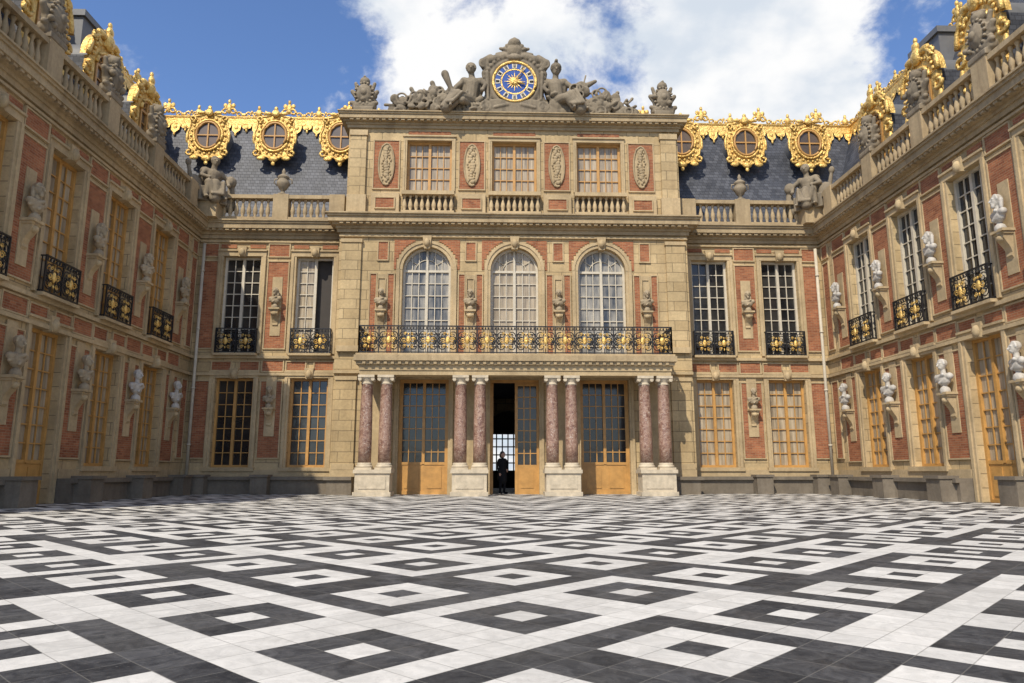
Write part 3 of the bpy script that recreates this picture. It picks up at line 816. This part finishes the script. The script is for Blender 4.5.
def place(name,me,loc,rz=0,sc=1.0,parent=None):
    o=bpy.data.objects.new(name,me); COL.objects.link(o); o.location=loc; o.rotation_euler=(0,0,math.radians(rz))
    o.scale=(sc,)*3 if not isinstance(sc,tuple) else sc
    if parent: o.parent=parent
    return o
def head_parts(c,r=.115,helmet=False):
    c=Vector(c); k=r/.115
    V=lambda x,y,z:c+Vector((x,y,z))*k
    P=[('s',c,(.098*k,.118*k,.14*k)),('s',V(0,-.05,-.075),(.062*k,.062*k,.055*k)),
       ('c',V(0,-.11,.03),V(0,-.145,-.025),.014*k,.024*k),
       ('c',V(-.05,-.1,.045),V(.05,-.1,.045),.02*k,.02*k),
       ('s',V(0,-.108,-.065),(.034*k,.02*k,.014*k)),
       ('s',V(-.1,0,0),(.018*k,.03*k,.04*k)),('s',V(.1,0,0),(.018*k,.03*k,.04*k)),
       ('s',V(0,.03,.05),(.115*k,.125*k,.125*k))]
    for i in range(9):
        a=pi*i/8; P.append(('s',V(.1*math.cos(a),-.02,.03+.11*math.sin(a)),(.035*k,)*3))
    if helmet: P+= [('s',V(0,.01,.08),(.14*k,.16*k,.12*k)),('c',V(0,-.12,.2),V(0,.16,.16),.04*k,.07*k),('c',V(0,.16,.16),V(0,.2,-.1),.07*k,.03*k)]
    return P
bustA=[('c',(0,0,.0),(0,0,.03),.15,.15),('c',(0,0,.06),(0,0,.16),.08,.07),
  ('s',(0,0,.36),(.24,.14,.2)),('c',(-.22,0,.44),(.22,0,.44),.105,.105),('c',(-.25,-.03,.33),(.1,-.12,.5),.05,.05),('c',(.24,-.02,.5),(-.05,-.13,.26),.05,.04),
  ('c',(0,0,.5),(0,-.01,.66),.085,.072)]+head_parts((0,-.03,.79),.13)
bustB=bustA[:-1]+[('c',(-.1,.05,.8),(-.12,.03,.6),.06,.05),('c',(.1,.05,.8),(.12,.03,.6),.06,.05),('s',(0,-.12,.66),(.06,.05,.08))]
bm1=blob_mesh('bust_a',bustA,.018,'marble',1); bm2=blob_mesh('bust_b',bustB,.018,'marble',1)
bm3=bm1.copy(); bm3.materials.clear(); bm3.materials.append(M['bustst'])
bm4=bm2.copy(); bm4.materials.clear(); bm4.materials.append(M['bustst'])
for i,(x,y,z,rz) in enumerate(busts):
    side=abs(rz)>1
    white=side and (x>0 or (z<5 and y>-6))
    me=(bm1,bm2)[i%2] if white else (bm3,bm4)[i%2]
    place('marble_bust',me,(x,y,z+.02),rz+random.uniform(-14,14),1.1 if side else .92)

def figure(J,k=1.0,helmet=False,drape=True,hk=None):
    V={a:Vector(b) for a,b in J.items()}
    P=[('c',V['pel'],V['chest'],.17*k,.19*k),('c',V['chest'],V['sl'],.15*k,.1*k),('c',V['chest'],V['sr'],.15*k,.1*k),
       ('c',V['chest'],V['head'],.09*k,.065*k)]
    for a in 'lr':
        P+=[('c',V['s'+a],V['e'+a],.085*k,.06*k),('c',V['e'+a],V['h'+a],.06*k,.045*k),('s',V['h'+a],(.06*k,)*3),
            ('c',V['pel'],V['k'+a],.15*k,.1*k),('c',V['k'+a],V['f'+a],.09*k,.06*k),('c',V['f'+a],V['f'+a]+Vector((0,-.16*k,-.02*k)),.05*k,.035*k)]
    P+=head_parts(V['head'],.135*(hk or k),helmet)
    if drape:
        for t in (0,.25,.5,.75,1.0):
            a=V['pel'].lerp(V['kl'],t); b=V['pel'].lerp(V['kr'],t)
            P.append(('c',a+Vector((0,.02,-.02)),b+Vector((0,-.02,-.1*k)),.11*k,.1*k))
        P.append(('c',V['sl'],V['pel'],.07*k,.09*k)); P.append(('c',V['kl'].lerp(V['kr'],.5),(V['fl']+V['fr'])/2,.14*k,.16*k))
        P.append(('c',V['kl'],(V['fl']+V['fr'])/2,.1*k,.12*k)); P.append(('c',V['sr']+Vector((0,.1,0)),V['pel']+Vector((0,.25,-.1)),.12*k,.2*k)); P.append(('c',V['sl']+Vector((0,.1,0)),V['pel']+Vector((0,.25,-.1)),.12*k,.2*k))
        for i in range(7):
            t=i/6; a=V['pel'].lerp(V['kr'],t); P.append(('c',a+Vector((0,-.12*k,.06*k)),a.lerp((V['fl']+V['fr'])/2,.8)+Vector(((i-3)*.05,-.2*k,0)),.035*k,.045*k))
    return P
def heap(rnd,x0,x1,h0,h1,n,dy=.3):
    P=[]
    for i in range(n):
        t=rnd.random(); x=x0+(x1-x0)*t; h=h0+(h1-h0)*t; z=rnd.random()*h
        kd=rnd.random()
        if kd<.35: P.append(('s',(x,rnd.uniform(-dy,dy),z),(rnd.uniform(.1,.26),.16,rnd.uniform(.08,.2)),(rnd.random(),rnd.random()*3,0)))
        elif kd<.65:
            a=rnd.uniform(-1.3,1.3); L=rnd.uniform(.3,.7)
            P.append(('c',(x,rnd.uniform(-dy,0),z),(x+L*math.sin(a),rnd.uniform(-dy,dy),z+L*abs(math.cos(a))*.6),.04,.075))
        elif kd<.83: P.append(('t',(x,-dy*.9,z+.1),rnd.uniform(.13,.24),.045))
        else: P.append(('s',(x,-dy*.7,z+.08),(.22,.07,.22),(rnd.uniform(-.3,.3),0,0)))
    steps=8
    for i in range(steps):
        t=i/(steps-1); x=x0+(x1-x0)*t; h=h0+(h1-h0)*t
        P.append(('s',(x,.08,h*.35),(.35,.22,h*.45+.05)))
    return P
ZT=16.75; YG=PY-.0
rnd=random.Random(3)
JL=dict(pel=(-2.0,0,.75),chest=(-1.9,-.02,1.5),head=(-1.98,-.12,2.2),sl=(-2.3,0,1.68),el=(-2.65,-.15,1.3),hl=(-2.8,-.3,.98),sr=(-1.5,0,1.68),er=(-1.3,-.25,1.38),hr=(-1.45,-.4,1.05),kl=(-2.75,-.35,.9),fl=(-3.25,-.3,.2),kr=(-2.35,-.55,.62),fr=(-2.85,-.5,.15))
JR=dict(pel=(1.95,0,.75),chest=(1.85,-.02,1.5),head=(1.9,-.12,2.2),sl=(1.46,0,1.68),el=(1.3,-.2,1.3),hl=(1.5,-.35,1.05),sr=(2.27,0,1.7),er=(2.62,-.1,1.42),hr=(2.92,-.15,1.1),kl=(2.3,-.55,.68),fl=(2.65,-.5,.15),kr=(2.75,-.35,.93),fr=(3.25,-.3,.2))
P=figure(JL,1.85,hk=1.65)+heap(rnd,-5.4,-2.7,.6,1.3,105)+heap(rnd,-2.7,-1.2,.8,1.1,20)+[('c',(-2.75,-.3,.85),(-3.15,-.3,1.85),.07,.18),('c',(-1.6,.2,1.6),(-2.4,.3,.9),.25,.4),('c',(-3.4,.1,.8),(-3.75,.15,1.65),.05,.12),('s',(-3.7,0,1.15),(.24,.16,.34)),('c',(-4.3,.1,.6),(-4.7,.15,1.35),.05,.1)]
seat=[('b',(-2.1,.1,.25),(1.4,.7,.5))]
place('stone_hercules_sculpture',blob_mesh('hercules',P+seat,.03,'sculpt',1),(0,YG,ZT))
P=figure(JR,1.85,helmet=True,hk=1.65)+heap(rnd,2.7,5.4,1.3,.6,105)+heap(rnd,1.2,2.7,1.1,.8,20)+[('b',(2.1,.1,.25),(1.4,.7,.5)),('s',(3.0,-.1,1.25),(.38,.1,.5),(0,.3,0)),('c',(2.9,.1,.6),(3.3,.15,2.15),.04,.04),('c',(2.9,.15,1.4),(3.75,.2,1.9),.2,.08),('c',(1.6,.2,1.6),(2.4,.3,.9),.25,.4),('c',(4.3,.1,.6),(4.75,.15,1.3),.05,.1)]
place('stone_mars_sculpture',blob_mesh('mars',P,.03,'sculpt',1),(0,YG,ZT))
clock=empty('palace_clock'); CZ=18.32-ZT
P=[('b',(0,.1,.35),(2.7,.7,.7)),('b',(0,.12,1.2),(2.2,.5,1.4)),('t',(0,-.05,CZ),1.12,.17),('s',(0,.15,CZ),(1.2,.3,1.2))]
for sx in (-1,1):
    P+=[('c',(sx*1.3,0,.3),(sx*1.15,0,1.0),.3,.2),('c',(sx*1.15,0,1.0),(sx*1.35,0,2.1),.18,.16),('c',(sx*1.2,0,2.2),(sx*1.45,-.05,2.6),.2,.2),('c',(sx*1.45,-.05,2.6),(sx*1.1,-.05,2.85),.18,.16),
        ('c',(sx*.4,-.05,2.9),(sx*1.15,-.05,2.7),.2,.2),('t',(sx*1.3,-.2,.35),.22,.08),('c',(sx*.35,0,3.05),(sx*.8,0,3.05),.17,.09),('c',(sx*.3,0,3.25),(sx*.65,0,3.35),.13,.07),('t',(sx*1.4,-.15,2.5),.17,.07),
        ('c',(sx*1.2,-.25,.7),(sx*1.25,-.22,2.0),.06,.1),('c',(sx*.3,-.2,.45),(sx*.9,-.25,.3),.1,.07)]
for i in range(7):
    a=math.radians(30+20*i); P.append(('c',(0,-.15,3.0),(.55*math.cos(a),-.12,3.0+.55*math.sin(a)),.06,.09))
P+=[('s',(0,-.02,3.2),(.46,.3,.4)),('s',(0,-.08,3.55),(.32,.28,.26)),('c',(0,-.2,3.72),(0,.15,3.8),.08,.12),('s',(0,-.2,2.78),(.36,.17,.18)),('c',(-.5,-.1,2.95),(.5,-.1,2.95),.1,.1)]
for k in range(22):
    a=-.15+(pi+.3)*k/21; P.append(('s',(1.36*math.cos(a),-.14,CZ+1.32*math.sin(a)),(.11,.1,.11)))
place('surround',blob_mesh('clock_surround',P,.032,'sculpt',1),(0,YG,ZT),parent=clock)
cb=Batch(); cc=lambda r,a,n:(r*math.sin(a),YG-n,18.32+r*math.cos(a))
def disc(r,n,mat,N=40): cb.face([cc(r,2*pi*k/N,n) for k in range(N)],mat)
def cring(r0,r1,n,mat,N=40):
    for k in range(N):
        a,b=2*pi*k/N,2*pi*(k+1)/N; cb.face([cc(r0,a,n),cc(r0,b,n),cc(r1,b,n),cc(r1,a,n)],mat)
disc(1.0,.2,'wht'); cring(0.0,.60,.225,'blue'); cring(.90,1.0,.24,'gold'); cring(.57,.63,.24,'gold')
cb.tube([cc(.97,2*pi*k/40,.24) for k in range(40)],.06,'gold',6,closed=True)
cring(.64,.89,.23,'blue')
for k in range(12):
    a=2*pi*k/12
    cb.face([cc(.66,a-.15,.245),cc(.66,a+.15,.245),cc(.87,a+.14,.245),cc(.87,a-.14,.245)],'wht')
    for d in (-.05,0,.05): cb.tube([cc(.69,a+d,.255),cc(.85,a+d,.255)],.013,'iron',4)
for k in range(16):
    a=2*pi*k/16; r=.5 if k%2==0 else .38
    cb.face([cc(.12,a-.35,.25),cc(r,a,.25),cc(.12,a+.35,.25)],'gold')
cb.ell((0,YG-.25,18.32),(.19,.08,.19),'gold',12,8)
cb.tube([cc(-.15,.6,.31),cc(.78,.6,.31)],.025,'gold',5); cb.tube([cc(-.1,1.9,.3),cc(.5,1.9,.3)],.035,'gold',5)
cb.make('clock_face',clock)

def trophy(rnd,h=1.7,w=.5):
    P=[('b',(0,0,.1),(w*1.7,w*1.1,.2)),('s',(0,0,h*.45),(w*.95,.26,h*.38)),('s',(0,-.15,h*.5),(w*.7,.2,h*.28)),('s',(0,-.32,h*.5),(.14,.1,.16)),
       ('s',(0,-.02,h*.88),(.24,.24,.22)),('c',(0,-.2,h*.98),(0,.15,h*1.02),.05,.09),('c',(-w*.7,0,.3),(w*.7,0,.3),.22,.22)]
    for k in range(16):
        a=2*pi*k/16; P.append(('s',(w*.82*math.cos(a),-.2,h*.5+h*.3*math.sin(a)),(.06,.06,.06)))
    for sx in (-1,1):
        P+=[('c',(sx*w*.5,.05,h*.5),(sx*w*.85,.05,h*.85),.1,.08),('c',(sx*w*.6,.0,h*.4),(sx*w*1.1,.0,h*.6),.12,.1),('c',(sx*w*.5,-.1,h*.2),(sx*w*1.1,-.1,h*.25),.12,.1)]
    for i in range(10): P.append(('s',(rnd.uniform(-w,w),rnd.uniform(-.25,.1),rnd.uniform(.2,h*.6)),(rnd.uniform(.08,.16),)*3))
    return P
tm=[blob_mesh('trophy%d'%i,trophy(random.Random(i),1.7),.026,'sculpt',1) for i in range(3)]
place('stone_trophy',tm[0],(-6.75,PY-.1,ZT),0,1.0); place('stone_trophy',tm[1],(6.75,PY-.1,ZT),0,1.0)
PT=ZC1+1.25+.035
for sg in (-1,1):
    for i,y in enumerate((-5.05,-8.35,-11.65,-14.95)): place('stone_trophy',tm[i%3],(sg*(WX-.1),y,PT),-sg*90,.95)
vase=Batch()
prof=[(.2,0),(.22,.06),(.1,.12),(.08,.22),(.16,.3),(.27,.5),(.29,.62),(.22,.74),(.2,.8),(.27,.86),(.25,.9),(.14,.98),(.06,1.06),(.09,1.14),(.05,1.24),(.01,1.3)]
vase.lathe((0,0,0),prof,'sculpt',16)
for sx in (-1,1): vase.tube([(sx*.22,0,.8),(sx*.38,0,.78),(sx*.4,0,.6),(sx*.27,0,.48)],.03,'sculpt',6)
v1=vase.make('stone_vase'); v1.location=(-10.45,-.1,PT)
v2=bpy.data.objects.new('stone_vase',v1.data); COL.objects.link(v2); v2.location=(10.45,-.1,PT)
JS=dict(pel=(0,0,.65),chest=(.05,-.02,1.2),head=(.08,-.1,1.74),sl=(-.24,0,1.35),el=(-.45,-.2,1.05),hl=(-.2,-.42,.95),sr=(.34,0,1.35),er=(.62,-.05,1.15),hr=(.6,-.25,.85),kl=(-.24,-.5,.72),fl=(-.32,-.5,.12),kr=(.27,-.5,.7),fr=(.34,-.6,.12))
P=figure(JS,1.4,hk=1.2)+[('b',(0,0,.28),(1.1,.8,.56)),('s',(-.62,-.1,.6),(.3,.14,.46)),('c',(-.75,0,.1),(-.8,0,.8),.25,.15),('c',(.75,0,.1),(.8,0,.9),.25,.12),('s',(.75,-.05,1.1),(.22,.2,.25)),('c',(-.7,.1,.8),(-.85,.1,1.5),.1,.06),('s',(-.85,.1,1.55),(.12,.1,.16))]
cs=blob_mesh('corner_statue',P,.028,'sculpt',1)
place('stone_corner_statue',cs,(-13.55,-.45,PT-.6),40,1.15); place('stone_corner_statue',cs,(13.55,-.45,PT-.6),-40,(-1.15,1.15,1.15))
pb=Batch()
for sx in (-1,1): pb.box(frameF(-.45),sx*13.55-.5,sx*13.55+.5,ZC1,PT-.6,-.45,.45,'cornice')
pb.make('corner_plinths',palace)

# ------------------------------------------------------------------ person standing in the doorway
person=empty('standing_person')
body=[('c',(0,0,.95),(0,-.01,1.3),.155,.165),('c',(-.13,0,1.39),(.13,0,1.39),.085,.085),('c',(0,0,1.4),(0,-.01,1.5),.075,.06),
 ('c',(-.185,0,1.38),(-.24,.03,1.1),.06,.05),('c',(-.24,.03,1.1),(-.2,-.08,.87),.05,.038),
 ('c',(.185,0,1.38),(.25,.02,1.1),.06,.05),('c',(.25,.02,1.1),(.14,-.14,1.0),.05,.038),
 ('c',(-.08,0,.95),(-.095,-.01,.5),.11,.075),('c',(-.095,-.01,.5),(-.1,.02,.1),.068,.045),('c',(-.1,.02,.06),(-.12,-.14,.045),.045,.04),
 ('c',(.08,0,.95),(.1,-.02,.5),.11,.075),('c',(.1,-.02,.5),(.11,.02,.1),.068,.045),('c',(.11,.02,.06),(.14,-.14,.045),.045,.04),
 ('c',(0,0,1.0),(0,0,.6),.17,.2)]
place('clothed_body',blob_mesh('person_body',body,.014,'cloth',2),(0,0,0),parent=person)
sk=head_parts((0,-.03,1.62),.108)[:7]+[('c',(0,0,1.45),(0,-.015,1.55),.052,.05)]
for sx,h in ((-1,Vector((-.2,-.09,.84))),(1,Vector((.12,-.16,.99)))):
    sk.append(('s',h,(.035,.025,.045)))
    for i in range(4): sk.append(('c',h+Vector((-.024+.016*i,-.01,-.03)),h+Vector((-.026+.017*i,-.025,-.1+abs(i-1.5)*.008)),.0095,.008))
    sk.append(('c',h+Vector((-sx*.03,-.01,.0)),h+Vector((-sx*.05,-.035,-.045)),.011,.009))
place('head_and_hands',blob_mesh('person_skin',sk,.007,'skin',1),(0,0,0),parent=person)
hr=[('s',(0,.0,1.665),(.105,.12,.11)),('c',(-.06,.05,1.62),(-.05,.06,1.52),.055,.04),('c',(.06,.05,1.62),(.05,.06,1.52),.055,.04)]
place('hair',blob_mesh('person_hair',hr,.01,'hair',1),(0,0,0),parent=person)
person.location=(-.5,-.62,0.002); person.rotation_euler=(0,0,math.radians(35))

# ------------------------------------------------------------------ ground
g=Batch(); g.face([(-26,-60,0),(26,-60,0),(26,9.6,0),(-26,9.6,0)],'floor'); g.make('marble_courtyard_floor')
g=Batch(); g.face([(-700,-700,-.02),(700,-700,-.02),(700,700,-.02),(-700,700,-.02)],'ground'); g.make('ground')

# ------------------------------------------------------------------ world / light / camera
EL=48; AZ=206
w=bpy.data.worlds.new('World'); scene.world=w; w.use_nodes=True
t=w.node_tree; n=t.nodes; l=t.links; n.clear()
out=n.new('ShaderNodeOutputWorld'); sky=n.new('ShaderNodeTexSky'); sky.sky_type='NISHITA'; sky.sun_disc=False
sky.sun_elevation=math.radians(EL); sky.sun_rotation=math.radians(AZ); sky.ozone_density=2.0; sky.air_density=1.0; sky.dust_density=.6
tint=n.new('ShaderNodeMix'); tint.data_type='RGBA'; tint.blend_type='MULTIPLY'; tint.inputs[0].default_value=1; l.new(sky.outputs[0],tint.inputs[6]); tint.inputs[7].default_value=(1.0,1.15,1.42,1)
bg=n.new('ShaderNodeBackground'); bg.inputs[1].default_value=.13; l.new(tint.outputs[2],bg.inputs[0])
tc=n.new('ShaderNodeTexCoord'); sp=n.new('ShaderNodeSeparateXYZ'); l.new(tc.outputs['Generated'],sp.inputs[0])
def mth(op,a,b=None):
    m=n.new('ShaderNodeMath'); m.operation=op
    for i,v in enumerate((a,b)):
        if v is None: continue
        if isinstance(v,(int,float)): m.inputs[i].default_value=v
        else: l.new(v,m.inputs[i])
    return m.outputs[0]
zz=mth('ADD',mth('MAXIMUM',sp.outputs[2],0.0),.35)
cx=mth('DIVIDE',sp.outputs[0],zz); cy=mth('DIVIDE',sp.outputs[1],zz)
cv=n.new('ShaderNodeCombineXYZ'); l.new(cx,cv.inputs[0]); l.new(cy,cv.inputs[1]); cv.inputs[2].default_value=3.3
no=n.new('ShaderNodeTexNoise'); l.new(cv.outputs[0],no.inputs['Vector']); no.inputs['Scale'].default_value=3.6; no.inputs['Detail'].default_value=10; no.inputs['Roughness'].default_value=.6; no.inputs['Distortion'].default_value=.15
def mr(v,a,b,c,d,sm=True):
    m=n.new('ShaderNodeMapRange'); m.interpolation_type='SMOOTHSTEP' if sm else 'LINEAR'; l.new(v,m.inputs[0])
    for i,x in enumerate((a,b,c,d)): m.inputs[i+1].default_value=x
    return m.outputs[0]
ratio=mth('DIVIDE',sp.outputs[0],mth('MAXIMUM',sp.outputs[1],.05))
bias=mth('ADD',mr(ratio,-.30,-.10,-.08,.15),mr(ratio,.42,.62,0,-.15))
f=mr(mth('ADD',no.outputs['Fac'],bias),.47,.60,0,1)
n2=n.new('ShaderNodeTexNoise'); l.new(cv.outputs[0],n2.inputs['Vector']); n2.inputs['Scale'].default_value=5; n2.inputs['Detail'].default_value=8
cr=n.new('ShaderNodeMix'); cr.data_type='RGBA'; l.new(mr(n2.outputs['Fac'],.36,.56,0,1),cr.inputs[0]); cr.inputs[6].default_value=(.68,.75,.84,1); cr.inputs[7].default_value=(1,1,1,1)
bg2=n.new('ShaderNodeBackground'); bg2.inputs[1].default_value=1.0; l.new(cr.outputs[2],bg2.inputs[0])
ms=n.new('ShaderNodeMixShader'); l.new(f,ms.inputs[0]); l.new(bg.outputs[0],ms.inputs[1]); l.new(bg2.outputs[0],ms.inputs[2]); l.new(ms.outputs[0],out.inputs[0])

sd=bpy.data.lights.new('sun','SUN'); sd.energy=4.7; sd.angle=math.radians(.6); sd.color=(1,.915,.77)
so=bpy.data.objects.new('sun',sd); COL.objects.link(so)
a=math.radians(AZ); d=Vector((math.sin(a)*math.cos(math.radians(EL)),math.cos(a)*math.cos(math.radians(EL)),math.sin(math.radians(EL))))
so.rotation_euler=d.to_track_quat('Z','Y').to_euler(); so.location=(0,-20,40)
cam=bpy.data.cameras.new('camera'); co=bpy.data.objects.new('camera',cam); COL.objects.link(co); scene.camera=co
cam.sensor_width=36; cam.lens=715/1024*36; cam.clip_end=2000; cam.clip_start=.05
co.location=(-1.03,-31,.93); co.rotation_euler=(math.radians(90+10.3),0,math.radians(-1.76))
scene.view_settings.view_transform='Standard'; scene.view_settings.look='None'; scene.view_settings.exposure=0
